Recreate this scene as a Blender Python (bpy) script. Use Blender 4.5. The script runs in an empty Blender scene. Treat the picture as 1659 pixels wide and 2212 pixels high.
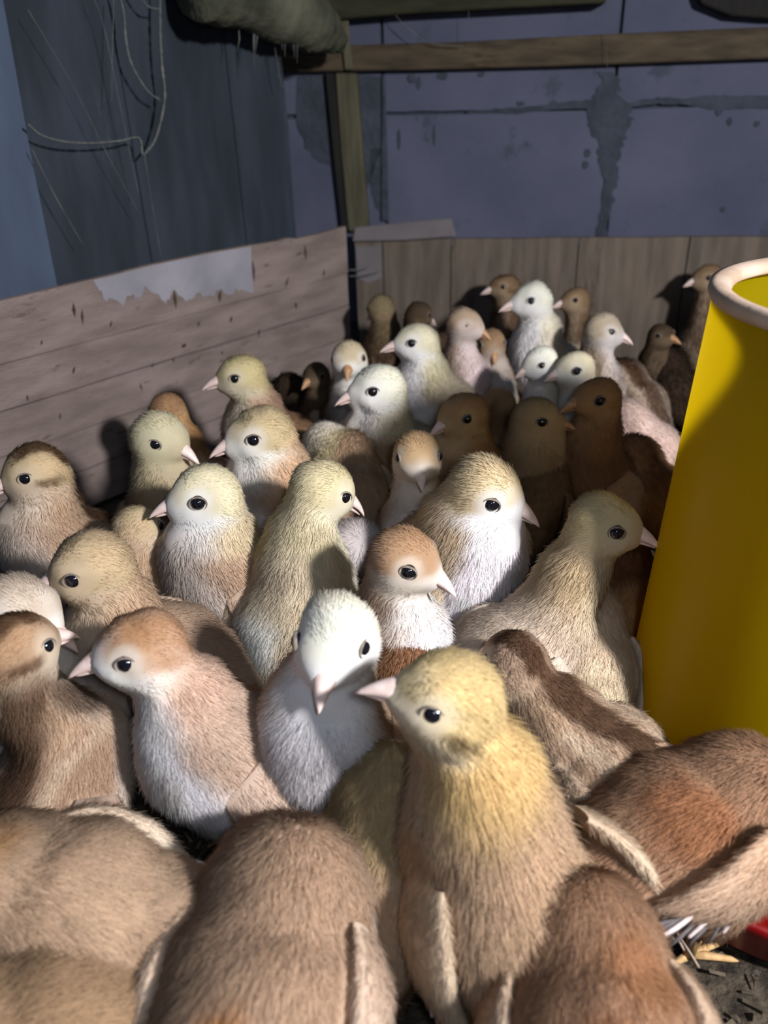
import bpy, math, random
import numpy as np
from mathutils import Vector, Matrix

random.seed(7)
rng = np.random.default_rng(7)
SC = bpy.context.scene
COL = SC.collection

# ------------------------------------------------------------------ camera
F = 1660.0
W, H = 1659, 2212
TH, RO = math.radians(28.6), 0.033
CAM = np.array([0.0, 0.0, 0.33])
FWD = np.array([0, math.cos(TH), -math.sin(TH)])
_up = np.array([0, math.sin(TH), math.cos(TH)])
_rt = np.array([1.0, 0, 0])
UP = _up * math.cos(RO) + _rt * math.sin(RO)
RT = _rt * math.cos(RO) - _up * math.sin(RO)
cd = bpy.data.cameras.new('camera')
cam = bpy.data.objects.new('camera', cd)
COL.objects.link(cam)
M = Matrix(((RT[0], UP[0], -FWD[0], CAM[0]), (RT[1], UP[1], -FWD[1], CAM[1]), (RT[2], UP[2], -FWD[2], CAM[2]), (0, 0, 0, 1)))
cam.matrix_world = M
cd.sensor_fit = 'VERTICAL'
cd.sensor_height = 24.0
cd.lens = 24.0 * F / H
cd.clip_start = 0.01
cd.dof.use_dof = True
cd.dof.focus_distance = 0.40
cd.dof.aperture_fstop = (cd.lens / 1000) / 0.0033
SC.camera = cam

# ------------------------------------------------------------------ light
SC.view_settings.view_transform = 'Standard'
SC.view_settings.look = 'None'
SC.view_settings.gamma = 1.0
SC.view_settings.exposure = 0.0
SC.view_settings.use_curve_mapping = False
wd = bpy.data.worlds.new('world')
SC.world = wd
wd.use_nodes = True
bg = wd.node_tree.nodes['Background']
bg.inputs[0].default_value = (0.42, 0.52, 0.80, 1)
bg.inputs[1].default_value = 0.11


def lamp(name, loc, target, power, size, color, typ='AREA', spread=180):
    l = bpy.data.lights.new(name, typ)
    l.energy = power
    l.color = color
    if typ == 'AREA':
        l.shape = 'DISK'
        l.size = size
        l.spread = math.radians(spread)
    else:
        l.shadow_soft_size = size
    o = bpy.data.objects.new(name, l)
    COL.objects.link(o)
    o.location = loc
    o.rotation_euler = (Vector(target) - Vector(loc)).to_track_quat('-Z', 'Y').to_euler()
    return o


lamp('hand_lamp', (0.48, -0.20, 0.585), (0.0, 0.42, 0.08), 12.5, 0.07, (1.0, 0.975, 0.965))
lamp('camera_fill', (0.03, -0.03, 0.37), (0.0, 0.45, 0.05), 0.28, 0.03, (0.84, 0.92, 1.0))  # added fill beside the camera, lifts the white bib and shaded chicks
SC.cycles.max_bounces = 6
SC.cycles.diffuse_bounces = 4


# ------------------------------------------------------------------ helpers
def unproj(px, py, z):
    return CAM + FWD * z + RT * ((px - 829.5) / F * z) + UP * ((1106 - py) / F * z)


def ray(px, py):
    return FWD + RT * ((px - 829.5) / F) + UP * ((1106 - py) / F)


def at_height(px, py, h):
    r = ray(px, py)
    return CAM + r * ((h - CAM[2]) / r[2])


def lin(c):
    c = np.asarray(c, float) / 255.0
    return np.where(c <= 0.04045, c / 12.92, ((c + 0.055) / 1.055) ** 2.4)


def tag(o, label=None, cat=None, group=None, kind=None):
    if label:
        o['label'] = label
    if cat:
        o['category'] = cat
    if group:
        o['group'] = group
    if kind:
        o['kind'] = kind
    return o


def empty(name, loc):
    o = bpy.data.objects.new(name, None)
    o.empty_display_size = 0.01
    COL.objects.link(o)
    o.location = loc
    return o


def mesh_obj(name, verts, faces, mat, parent=None, smooth=True, col=None):
    me = bpy.data.meshes.new(name)
    verts = np.asarray(verts, np.float32)
    me.from_pydata(verts.tolist() if len(verts) < 3000 else [], [], faces if len(verts) < 3000 else [])
    if len(verts) >= 3000:
        faces = np.asarray(faces, np.int32)
        me.vertices.add(len(verts))
        me.vertices.foreach_set('co', verts.ravel())
        me.loops.add(faces.size)
        me.loops.foreach_set('vertex_index', faces.ravel())
        me.polygons.add(len(faces))
        me.polygons.foreach_set('loop_start', np.arange(0, faces.size, faces.shape[1], dtype=np.int32))
        me.update(calc_edges=True)
    me.validate()
    if smooth:
        me.polygons.foreach_set('use_smooth', [True] * len(me.polygons))
    if col is not None:
        a = me.attributes.new('col', 'FLOAT_COLOR', 'POINT')
        a.data.foreach_set('color', np.concatenate([col, np.ones((len(col), 1))], 1).astype(np.float32).ravel())
    me.materials.append(mat)
    o = bpy.data.objects.new(name, me)
    COL.objects.link(o)
    if parent:
        o.parent = parent
    return o


class NT:
    def __init__(s, name):
        s.m = bpy.data.materials.new(name)
        s.m.use_nodes = True
        s.t = s.m.node_tree
        s.b = s.t.nodes['Principled BSDF']
        s.out = s.t.nodes['Material Output']

    def n(s, typ, **kw):
        x = s.t.nodes.new(typ)
        for k, v in kw.items():
            if k in x.inputs:
                x.inputs[k].default_value = v
            else:
                setattr(x, k, v)
        return x

    def l(s, a, b):
        s.t.links.new(a, b)


def noise_mat(name, c1, c2, scale=30, detail=6, rough=0.8, stretch=(1, 1, 1), bump=0.3, bscale=200, c3=None, t3=0.62, s3=6, spec=0.3, dist=0.001):
    m = NT(name)
    tc = m.n('ShaderNodeTexCoord')
    mp = m.n('ShaderNodeMapping')
    mp.inputs['Scale'].default_value = stretch
    m.l(tc.outputs['Object'], mp.inputs[0])
    no = m.n('ShaderNodeTexNoise', Scale=scale, Detail=detail)
    m.l(mp.outputs[0], no.inputs['Vector'])
    cr = m.n('ShaderNodeValToRGB')
    cr.color_ramp.elements[0].position = 0.35
    cr.color_ramp.elements[1].position = 0.68
    cr.color_ramp.elements[0].color = (*lin(c1), 1)
    cr.color_ramp.elements[1].color = (*lin(c2), 1)
    m.l(no.outputs[0], cr.inputs[0])
    last = cr.outputs[0]
    if c3:
        n3 = m.n('ShaderNodeTexNoise', Scale=s3, Detail=8, Roughness=0.65)
        m.l(mp.outputs[0], n3.inputs['Vector'])
        r3 = m.n('ShaderNodeValToRGB')
        r3.color_ramp.elements[0].position = t3
        r3.color_ramp.elements[1].position = t3 + 0.06
        m.l(n3.outputs[0], r3.inputs[0])
        mx = m.n('ShaderNodeMix', data_type='RGBA')
        m.l(r3.outputs[0], mx.inputs[0])
        m.l(last, mx.inputs[6])
        mx.inputs[7].default_value = (*lin(c3), 1)
        last = mx.outputs[2]
    m.l(last, m.b.inputs['Base Color'])
    m.b.inputs['Roughness'].default_value = rough
    m.b.inputs['Specular IOR Level'].default_value = spec
    nb = m.n('ShaderNodeTexNoise', Scale=bscale, Detail=5)
    m.l(mp.outputs[0], nb.inputs['Vector'])
    bp = m.n('ShaderNodeBump', Strength=bump, Distance=dist)
    m.l(nb.outputs[0], bp.inputs['Height'])
    m.l(bp.outputs[0], m.b.inputs['Normal'])
    return m.m


def box(cx, cy, cz, sx, sy, sz, bev=0.0):
    """box about its centre; 24 verts with small chamfer"""
    if bev <= 0:
        v = [(cx + i * sx / 2, cy + j * sy / 2, cz + k * sz / 2) for i in (-1, 1) for j in (-1, 1) for k in (-1, 1)]
        f = [(0, 1, 3, 2), (4, 6, 7, 5), (0, 4, 5, 1), (2, 3, 7, 6), (0, 2, 6, 4), (1, 5, 7, 3)]
        return v, f
    import bmesh
    bm = bmesh.new()
    bmesh.ops.create_cube(bm, size=1)
    for q in bm.verts:
        q.co = (q.co.x * sx, q.co.y * sy, q.co.z * sz)
    bmesh.ops.bevel(bm, geom=bm.edges[:], offset=bev, segments=1, affect='EDGES')
    v = [(q.co.x + cx, q.co.y + cy, q.co.z + cz) for q in bm.verts]
    bm.verts.index_update()
    f = [tuple(q.index for q in p.verts) for p in bm.faces]
    bm.free()
    return v, f


def tube(pts, rad, seg=8, cap=True):
    pts = np.asarray(pts, float)
    n = len(pts)
    rad = np.broadcast_to(rad, (n,))
    V, Fc = [], []
    ref = np.array([0.3, 0.2, 0.93])
    for i in range(n):
        t = pts[min(i + 1, n - 1)] - pts[max(i - 1, 0)]
        t /= np.linalg.norm(t) + 1e-9
        a = np.cross(t, ref)
        a /= np.linalg.norm(a) + 1e-9
        b = np.cross(t, a)
        for k in range(seg):
            an = 2 * math.pi * k / seg
            V.append(pts[i] + rad[i] * (a * math.cos(an) + b * math.sin(an)))
    for i in range(n - 1):
        for k in range(seg):
            Fc.append((i * seg + k, i * seg + (k + 1) % seg, (i + 1) * seg + (k + 1) % seg, (i + 1) * seg + k))
    if cap:
        Fc.append(tuple(range(seg - 1, -1, -1)))
        Fc.append(tuple((n - 1) * seg + k for k in range(seg)))
    return V, Fc


def lathe(prof, seg=64, closed=False):
    V, Fc = [], []
    n = len(prof)
    for r, z in prof:
        for k in range(seg):
            a = 2 * math.pi * k / seg
            V.append((r * math.cos(a), r * math.sin(a), z))
    m = n if closed else n - 1
    for i in range(m):
        for k in range(seg):
            j = (i + 1) % n
            Fc.append((i * seg + k, i * seg + (k + 1) % seg, j * seg + (k + 1) % seg, j * seg + k))
    return V, Fc


def merge(*parts):
    V, Fc = [], []
    for v, f in parts:
        o = len(V)
        V += [tuple(q) for q in v]
        Fc += [tuple(i + o for i in q) for q in f]
    return V, Fc


def nrm(v):
    v = np.asarray(v, float)
    return v / (np.linalg.norm(v) + 1e-12)


# ------------------------------------------------------------------ setting materials
M_floor = noise_mat('litter', (38, 33, 28), (88, 78, 66), 90, 8, 0.95, bump=0.9, bscale=260, c3=(120, 110, 98), t3=0.66, s3=60, dist=0.004)
M_block = noise_mat('painted_block', (74, 78, 98), (88, 91, 112), 9, 6, 0.9, bump=0.5, bscale=150, c3=(66, 72, 86), t3=0.60, s3=14)
M_mortar = noise_mat('mortar', (52, 58, 68), (66, 72, 84), 40, 6, 0.95, bump=1.0, bscale=120, dist=0.003)
M_batten = noise_mat('old_batten_wood', (56, 49, 38), (88, 76, 60), 12, 8, 0.85, stretch=(1, 8, 8), bump=0.5, bscale=60, c3=(60, 50, 34), t3=0.60, s3=9)
M_batten_dark = noise_mat('green_stained_wood', (36, 37, 26), (56, 56, 40), 14, 8, 0.9, stretch=(1, 6, 6), bump=0.5, bscale=60)
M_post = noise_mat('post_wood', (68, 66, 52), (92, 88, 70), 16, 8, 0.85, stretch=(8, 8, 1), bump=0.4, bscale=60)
M_post_side = noise_mat('post_dark_side', (28, 28, 28), (40, 38, 36), 16, 6, 0.9, stretch=(8, 8, 1))  # dark copy of the post wood, shade put into the colour
M_panel = noise_mat('dark_sheet', (36, 43, 52), (52, 60, 72), 7, 8, 0.8, stretch=(5, 5, 1), bump=0.3, bscale=80, c3=(60, 66, 76), t3=0.62, s3=5)
M_strip = noise_mat('daylit_sheet', (64, 76, 96), (78, 92, 114), 6, 6, 0.8, stretch=(4, 4, 1), c3=(46, 62, 70), t3=0.64, s3=8)  # daylight from the left is painted in as lighter blue
M_board = noise_mat('worn_board', (116, 103, 98), (142, 128, 123), 14, 8, 0.9, stretch=(1.2, 1.2, 5), bump=0.6, bscale=120, c3=(96, 82, 74), t3=0.63, s3=22, dist=0.0015)
M_boardpale = noise_mat('torn_pale_facing', (132, 131, 140), (154, 152, 162), 20, 8, 0.9, bump=0.4, bscale=120)
M_plank = noise_mat('rear_plank', (88, 80, 72), (112, 101, 91), 12, 8, 0.88, stretch=(7, 7, 1), bump=0.5, bscale=80, c3=(78, 67, 60), t3=0.60, s3=7)
M_plankpale = noise_mat('pale_patch', (98, 95, 98), (116, 111, 114), 20, 8, 0.9)
M_web = noise_mat('dusty_web', (84, 88, 88), (112, 114, 110), 60, 4, 1.0)
M_log = noise_mat('dusty_log', (56, 58, 46), (100, 101, 86), 16, 8, 1.0, bump=1.0, bscale=60, dist=0.004)
M_straw = noise_mat('straw_bits', (66, 58, 48), (104, 94, 80), 60, 3, 0.9)


def plane_frame(p0, p1):
    """vertical plane through two ground points, u along p0->p1, n facing the camera"""
    p0 = np.array([p0[0], p0[1], 0.0])
    u = nrm(np.array([p1[0], p1[1], 0.0]) - p0)
    n = np.array([u[1], -u[0], 0.0])
    if np.dot(n, CAM - p0) < 0:
        n = -n
    return p0, u, n


def uv(px, py, fr, off=0.0):
    p0, u, n = fr
    q = p0 + n * off
    r = ray(px, py)
    t = np.dot(q - CAM, n) / np.dot(r, n)
    P = CAM + r * t
    return np.dot(P - p0, u), P[2]


def slab(fr, pts, d0, d1):
    """extrude polygon pts (u,v) from offset d0 to d1 along the plane normal"""
    p0, u, n = fr
    k = len(pts)
    V = [p0 + u * a + np.array([0, 0, b]) + n * d1 for a, b in pts] + [p0 + u * a + np.array([0, 0, b]) + n * d0 for a, b in pts]
    Fc = [tuple(range(k)), tuple(range(2 * k - 1, k - 1, -1))]
    for i in range(k):
        j = (i + 1) % k
        Fc.append((i, k + i, k + j, j))
    return V, Fc


def rough_rect(u0, u1, v0, v1, jag=0.0015, n=10):
    """rectangle whose long edges are slightly uneven"""
    pts = []
    for i in range(n + 1):
        pts.append((u0 + (u1 - u0) * i / n, v0 + random.uniform(-jag, jag)))
    for i in range(n + 1):
        pts.append((u1 - (u1 - u0) * i / n, v1 + random.uniform(-jag, jag)))
    return pts


# floor
n = 70
xs = np.linspace(-0.75, 0.85, n)
ys = np.linspace(-0.25, 1.05, n)
V = [(x, y, 0.0025 * math.sin(x * 31 + 2 * math.sin(y * 17)) * math.sin(y * 27) + random.uniform(-.0012, .0012) - 0.004) for y in ys for x in xs]
Fq = [(j * n + i, j * n + i + 1, (j + 1) * n + i + 1, (j + 1) * n + i) for j in range(n - 1) for i in range(n - 1)]
fl = mesh_obj('floor', V, Fq, M_floor)
tag(fl, kind='structure')
# litter chips on the floor (uncountable)
parts = []
for i in range(1400):
    x, y = random.uniform(-0.3, 0.4), random.uniform(0.02, 0.8)
    if i < 700:
        x, y = random.uniform(-0.22, 0.22), random.uniform(0.08, 0.3)
    a = random.uniform(0, 6.28)
    L, w = random.uniform(0.001, 0.006), random.uniform(0.0004, 0.0011)
    ca, sa = math.cos(a), math.sin(a)
    z = 0.0005
    t = random.uniform(-.002, .003)
    v = [(x + ca * L - sa * w, y + sa * L + ca * w, z + t), (x + ca * L + sa * w, y + sa * L - ca * w, z + t), (x - ca * L + sa * w, y - sa * L - ca * w, z), (x - ca * L - sa * w, y - sa * L + ca * w, z), (x, y, z + 0.0018)]
    parts.append((v, [(0, 1, 4), (1, 2, 4), (2, 3, 4), (3, 0, 4), (3, 2, 1, 0)]))
V, Fq = merge(*parts)
o = mesh_obj('litter_chips', V, Fq, M_straw, smooth=False) if len(V) < 3000 else None
if o is None:
    me = bpy.data.meshes.new('litter_chips')
    me.from_pydata(V, [], Fq)
    me.materials.append(M_straw)
    o = bpy.data.objects.new('litter_chips', me)
    COL.objects.link(o)
tag(o, 'pale straw and wood chips scattered over the dark litter floor', 'litter', kind='stuff')

# ---- rear block wall
WB = plane_frame((-0.034, 0.998), (0.423, 0.924))
wall = empty('wall_back', (0, 0, 0))
tag(wall, kind='structure')
ub0, _ = uv(560, 300, WB)
ub1 = 0.95
V, Fq = slab(WB, [(-0.30, -0.01), (ub1, -0.01), (ub1, 0.75), (-0.30, 0.75)], -0.03, -0.006)
mesh_obj('mortar_bed', V, Fq, M_mortar, wall, smooth=False)
uj1, _ = uv(832, 350, WB)
uj2, _ = uv(1312, 350, WB)
_, vj1 = uv(1000, 242, WB)
wbl = uj2 - uj1
gap = 0.004
hgt = 0.24
rows = [vj1 - hgt, vj1, vj1 + 0.155, vj1 + 0.31]
for ri in range(3):
    v0, v1 = rows[ri], rows[ri + 1]
    us = [uj1 - wbl, uj1, uj2, uj2 + wbl, uj2 + 2 * wbl] if ri != 1 else [uj1 - wbl, uj1, uj2, uj2 + wbl, uj2 + 2 * wbl]
    if ri == 2:
        us = [uj1 - wbl * .6, uj1 + wbl * .45, uj2 + wbl * .5, uj2 + 1.5 * wbl]
    for a, b in zip(us[:-1], us[1:]):
        g = gap * 0.5
        gl = 0.009 if abs(a - uj2) < 1e-6 and ri == 0 else g
        V, Fq = slab(WB, rough_rect(max(a + gl, -.3), b - g, max(v0 + g, 0), v1 - g, 0.0008, 12), -0.008, random.uniform(-0.0006, 0.0008))
        mesh_obj('block', V, Fq, M_block, wall, smooth=False)


def ragged(pts, j, k=4):
    out = []
    for (a, b), (c_, d_) in zip(pts[:-1], pts[1:]):
        for i in range(k):
            t = i / k
            out.append((a + (c_ - a) * t + random.uniform(-j, j), b + (d_ - b) * t + random.uniform(-j, j) * .5))
    return out + [pts[-1]]


# mortar smears standing proud on the wall: uneven patches round the joints
def smear(cpts, widths, name='mortar_smear', th=0.0012):
    L, R = [], []
    for (px, py), w in zip(cpts, widths):
        L.append((px - w[0], py))
        R.append((px + w[1], py))
    pts = [uv(a, b, WB) for a, b in ragged(L, 5)] + [uv(a, b, WB) for a, b in ragged(R[::-1], 7)]
    V, Fq = slab(WB, pts, -0.002, th)
    return mesh_obj(name, V, Fq, M_mortar, wall, smooth=False)


smear([(1318, 155), (1316, 175), (1315, 200), (1312, 225), (1310, 255), (1312, 285), (1312, 315), (1308, 345), (1308, 380), (1304, 420), (1300, 465), (1298, 520)],
      [(30, 4), (12, 26), (30, 20), (46, 44), (42, 56), (34, 46), (16, 34), (18, 24), (4, 26), (0, 22), (4, 20), (16, 14)])


def smear_h(top, bot, th=0.001):
    pts = [uv(a, b, WB) for a, b in ragged(top, 3, 5)] + [uv(a, b, WB) for a, b in ragged(bot[::-1], 3, 5)]
    V, Fq = slab(WB, pts, -0.002, th)
    return mesh_obj('mortar_smear', V, Fq, M_mortar, wall, smooth=False)


smear_h([(1360, 220), (1420, 210), (1480, 212), (1540, 205), (1600, 207), (1680, 205)], [(1360, 232), (1420, 224), (1480, 226), (1540, 238), (1600, 234), (1680, 236)])
smear_h([(1010, 240), (1060, 235), (1120, 232), (1180, 226), (1240, 218), (1300, 214)], [(1010, 244), (1060, 244), (1120, 246), (1180, 238), (1240, 234), (1300, 234)])
smear_h([(640, 165), (690, 160), (735, 165)], [(640, 260), (660, 320), (690, 350), (735, 360)])
smear_h([(735, 165), (780, 162), (822, 165)], [(735, 300), (790, 420), (822, 330)])
smear_h([(800, 320), (815, 320), (830, 315)], [(800, 400), (812, 450), (835, 470)])
for (a, b, w, h) in [(890, 168, 10, 12), (955, 165, 14, 10), (905, 178, 6, 16), (1040, 160, 8, 8), (862, 300, 4, 26), (938, 290, 3, 24), (1268, 330, 8, 12), (1264, 355, 8, 10), (1635, 267, 8, 7), (1576, 262, 6, 9), (1562, 452, 7, 7), (1552, 240, 9, 12), (1195, 225, 12, 8), (1125, 224, 10, 7)]:
    pts = [uv(a + w * math.cos(t) * random.uniform(.7, 1.1), b + h * math.sin(t) * random.uniform(.7, 1.1), WB) for t in np.linspace(0, 6.28, 9)[:-1]]
    V, Fq = slab(WB, pts[::-1], -0.001, 0.0011)
    mesh_obj('dirt_spot', V, Fq, M_mortar, wall, smooth=False)

# ---- battens and post in front of the wall
def uvbar(name, fr, quad, d0, d1, mat, label, cat, group=None):
    pts = [uv(a, b, fr, d1) for a, b in quad]
    p0, u, n = fr
    c = np.mean(np.array(pts), 0)
    base = p0 + u * c[0] + np.array([0, 0, c[1]]) + n * (d0 + d1) / 2
    V, Fq = slab(fr, pts, d0, d1)
    o = mesh_obj(name, [np.array(v) - base for v in V], Fq, mat, smooth=False)
    o.location = base
    bev = o.modifiers.new('bevel', 'BEVEL')
    bev.width = 0.0015
    return tag(o, label, cat, group)


uvbar('batten', WB, [(598, 156), (900, 151), (1200, 143), (1900, 118), (1900, 40), (1659, 58), (1300, 74), (1000, 90), (760, 97), (598, 103)], 0.0012, 0.016, M_batten,
      'long horizontal brown wooden batten across the upper block wall', 'batten')
uvbar('batten', WB, [(690, 45), (900, 28), (1310, 6), (1310, -40), (690, -40)], 0.0012, 0.03, M_batten_dark,
      'green-stained wooden batten along the top edge above the brown batten', 'batten')
uvbar('post', WB, [(752, 500), (797, 500), (782, 330), (770, 158), (724, 158), (736, 330)], 0.0012, 0.014, M_post,
      'upright pale olive wooden post fixed to the block wall at the corner', 'post')
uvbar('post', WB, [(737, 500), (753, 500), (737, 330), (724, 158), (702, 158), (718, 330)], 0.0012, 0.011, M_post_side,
      'narrow left side of the pale wooden post, painted dark as its shaded face', 'post')
uvbar('dark_corner_slab', WB, [(1500, -40), (1516, 8), (1580, 34), (1660, 40), (1900, 40), (1900, -40)], 0.0012, 0.02, M_post_side,  # dark slab added to fill the black corner above the batten
      'added black slab standing in for the dark top right picture corner above the batten', 'board')
uvbar('wood_splinter', WB, [(744, 152), (762, 150), (756, 100), (752, 40), (732, 38), (738, 95)], 0.017, 0.021, M_post,
      'short split pale splinter of wood hanging over the brown batten', 'splinter')
uvbar('thin_batten', WB, [(822, 478), (840, 478), (834, 240), (832, 160), (824, 160), (824, 240)], 0.0012, 0.004, M_mortar,
      'thin dark upright strip on the wall right of the post', 'strip')

# ---- dark sheet panel on the left
BL0, BL1 = (-0.30, 0.608), (-0.044, 0.907)
u_ = nrm([BL1[0] - BL0[0], BL1[1] - BL0[1], 0])
nn = np.array([u_[1], -u_[0], 0])
WL = plane_frame(np.array(BL0) - nn[:2] * 0.035, np.array(BL1) - nn[:2] * 0.035)
wl = empty('wall_left', (0, 0, 0))
tag(wl, kind='structure')
a1, _ = uv(634, 400, WL)
a0, _ = uv(128, 600, WL)
# sheet seams split it in boards
seams = [-0.9, a0 - 0.04, a0 + (a1 - a0) * .33, a0 + (a1 - a0) * .74, a1]
for i, (a, b) in enumerate(zip(seams[:-1], seams[1:])):
    pts = [(a + .0006, -0.01), (b - .0006, -0.01), (b - .0006, 0.75), (a + .0006, 0.75)]
    if i == 3:
        pts = [(a + .0006, -0.01), (b, -0.01), (b, .12), (b - .003, .22), (b - .001, .30), (b - .006, .42), (b - .01, 0.75), (a + .0006, 0.75)]
    V, Fq = slab(WL, pts, -0.006, 0.0004 * (i % 2))
    mesh_obj('sheet', V, Fq, M_panel, wl, smooth=False)
pts = [uv(128, 640, WL, 0.012), uv(64, 320, WL, 0.012), uv(12, 30, WL, 0.012), uv(-4, -60, WL, 0.012), (-0.9, 0.75), (-0.9, 0.0)]
V, Fq = slab(WL, pts, 0.004, 0.012)
mesh_obj('sheet', V, Fq, M_strip, wl, smooth=False)

# ---- left board (planks)
FL = plane_frame(BL0, BL1)
lb = empty('brooder_board', (BL0[0], BL0[1], 0))
tag(lb, 'long low worn wooden board along the left side with a torn pale upper edge', 'board')
top = [(-500, 757), (-300, 713), (-100, 671), (0, 650), (120, 622), (250, 592), (330, 571), (440, 548), (540, 530), (600, 521), (622, 514), (640, 516), (690, 505), (747, 489)]
tp = [uv(a, b, FL, 0.004) for a, b in top]
umin, umax = tp[0][0], tp[-1][0]
off = np.array([BL0[0], BL0[1], 0.0])
PW = 0.0372
k = 0
while k < 4:
    v0, v1 = k * PW + .0004, (k + 1) * PW - .0006
    V, Fq = slab(FL, rough_rect(umin, umax - (.001 if k else 0), v0, v1, .0004, 16), -0.002 - .0006 * (k % 2), 0.004 - 0.0006 * (k % 2))
    mesh_obj('plank', [v - off for v in V], Fq, M_board, lb, smooth=False)
    k += 1
V, Fq = slab(FL, [(umin, 4 * PW), (umax, 4 * PW)] + tp[::-1], -0.002, 0.004)
mesh_obj('plank', [v - off for v in V], Fq, M_board, lb, smooth=False)
patch_top = [(200, 604), (250, 593), (330, 572), (440, 549), (541, 531)]
patch_bot = [(545, 640), (520, 622), (495, 635), (470, 625), (455, 645), (430, 632), (400, 648), (372, 628), (356, 655), (340, 640), (312, 622), (300, 650), (285, 632), (262, 655), (240, 640), (228, 650), (214, 628)]
pb = []
for (a, b), (c_, d_) in zip(patch_bot[:-1], patch_bot[1:]):
    for t in (0, .25, .5, .75):
        pb.append((a + (c_ - a) * t + random.uniform(-2, 2), b + (d_ - b) * t + random.uniform(-6, 6)))
pts = [uv(a, b + 1, FL, 0.004) for a, b in patch_top] + [uv(a, b, FL, 0.004) for a, b in pb + patch_bot[-1:]]
V, Fq = slab(FL, pts[::-1], 0.003, 0.0046)
o = mesh_obj('facing', [v - off for v in V], Fq, M_boardpale, lb, smooth=False)
o['label'] = 'torn pale grey facing along the top edge'
# gouges in the board
M_gouge = noise_mat('gouge', (58, 48, 44), (78, 66, 60), 60, 3, 1.0)
for a, b, w, h, sl in [(547, 585, 4, 24, -5), (378, 645, 4, 22, -6), (160, 670, 4, 16, -5), (178, 685, 3, 18, -3), (475, 640, 4, 14, 0), (660, 545, 3, 18, -4), (330, 610, 2, 12, 9), (620, 610, 2, 12, 6), (398, 747, 5, 5, 3), (375, 778, 2, 5, 0), (480, 762, 2, 4, 0), (305, 836, 2, 9, -5), (330, 790, 1.5, 5, 2), (160, 800, 2, 8, 3), (90, 740, 2, 6, 2), (60, 860, 2, 7, -2), (240, 700, 2, 8, 2), (500, 690, 2, 7, 2), (560, 720, 2, 9, 3), (640, 660, 2, 7, -2), (700, 590, 2, 9, 2), (430, 700, 2, 5, 2), (130, 900, 2, 8, 1)]:
    q = [uv(a + sl * .5 + w * .3, b - h, FL, .0045), uv(a + w, b, FL, .0045), uv(a - sl * .5, b + h, FL, .0045), uv(a - w, b, FL, .0045)]
    V, Fq = slab(FL, q[::-1], 0.0032, 0.0044)
    o = mesh_obj('gouge', [v - off for v in V], Fq, M_gouge, lb, smooth=False)

# ---- rear boards
FB = plane_frame((-0.034, 0.951), (0.423, 0.877))
rb = empty('rear_board', (-0.034, 0.951, 0))
tag(rb, 'low brown plank board standing across the back under the block wall', 'board')
off = np.array([-0.034, 0.951, 0.0])
edges = [(765, 520), (826, 520), (975, 516), (1252, 513), (1492, 512), (1720, 513), (2000, 513)]
ue = [uv(a, b, FB, .004) for a, b in edges]
for i in range(len(ue) - 1):
    (a, va), (b, vb) = ue[i], ue[i + 1]
    m = (a + b) / 2
    pts = [(a + .0006, 0.0), (b - .0008, 0.0), (b - .0008, vb), (m, (va + vb) / 2 + random.uniform(-.0008, .0008)), (a + .0006, va)]
    V, Fq = slab(FB, pts, -0.004, 0.004 - .0008 * (i % 2))
    mesh_obj('plank', [v - off for v in V], Fq, M_plank, rb, smooth=False)
q = [uv(792, 612, FB, .004), uv(826, 600, FB, .004), uv(824, 530, FB, .004), uv(768, 532, FB, .004), uv(772, 600, FB, .004)]
V, Fq = slab(FB, q, 0.003, 0.0052)
o = mesh_obj('patch', [v - off for v in V], Fq, M_plankpale, rb, smooth=False)
o['label'] = 'pale grey square patch nailed at the left end'
uvbar('slat', FB, [(760, 523), (880, 520), (985, 512), (978, 488), (975, 472), (880, 480), (765, 492)], 0.0045, 0.009, M_plankpale,
      'short weathered grey slat lying on the back board beside the corner post', 'slat')
# two tie strings across the gap
for a, b, c_, d_ in [(753, 583, 798, 576), (753, 597, 822, 585)]:
    p = [np.array(CAM) + ray(a + (c_ - a) * t, b + (d_ - b) * t + 3 * math.sin(math.pi * t)) * (0.905 + .0 * t) for t in np.linspace(0, 1, 8)]
    V, Fq = tube(p, 0.0007, 6)
    o = mesh_obj('tie_string', V, Fq, M_web)
    tag(o, 'upper pale string tying the two boards at the corner' if b == 583 else 'lower pale string tying the two boards at the corner', 'string')

# ---- dusty log/rolled sacking under the roof at the top
def P(px, py, z):
    r_ = ray(px, py)
    t = min(np.dot(fr[0] + fr[2] * 0.036 - CAM, fr[2]) / np.dot(r_, fr[2]) for fr in (WL, WB))
    return CAM + r_ * (t + (z - .93) * .25)


root = empty('dusty_roll', P(620, 20, .93))
tag(root, 'dusty greenish rolled sacking bundle hanging at the top beside the battens', 'roll')
c0 = np.array(root.location)
pts = [P(430, -45, .86) - c0, P(500, -22, .88) - c0, P(560, 4, .90) - c0, P(610, 26, .92) - c0, P(660, 44, .94) - c0, P(700, 66, .955) - c0, P(728, 92, .96) - c0, P(735, 110, .965) - c0]
rr = [.030, .028, .026, .027, .026, .020, .012, .004]
pp, r2 = [], []
for i in range(60):
    t = i / 59 * (len(pts) - 1)
    j = min(int(t), len(pts) - 2)
    f = t - j
    pp.append(pts[j] * (1 - f) + pts[j + 1] * f)
    r2.append((rr[j] * (1 - f) + rr[j + 1] * f) * (1 + .04 * math.sin(i * .37) + random.uniform(-.035, .035)))
V, Fq = tube(pp, r2, 24)
V = [np.array(v) + nrm(np.array(v)) * random.uniform(-.0012, .0012) for v in V]
mesh_obj('sacking', V, Fq, M_log, root)
ring = [P(565 + 32 * math.cos(t), 18 + 36 * math.sin(t), .872) - c0 for t in np.linspace(0, 2 * math.pi, 28)]
V, Fq = tube(ring, .003, 8, cap=False)
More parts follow.
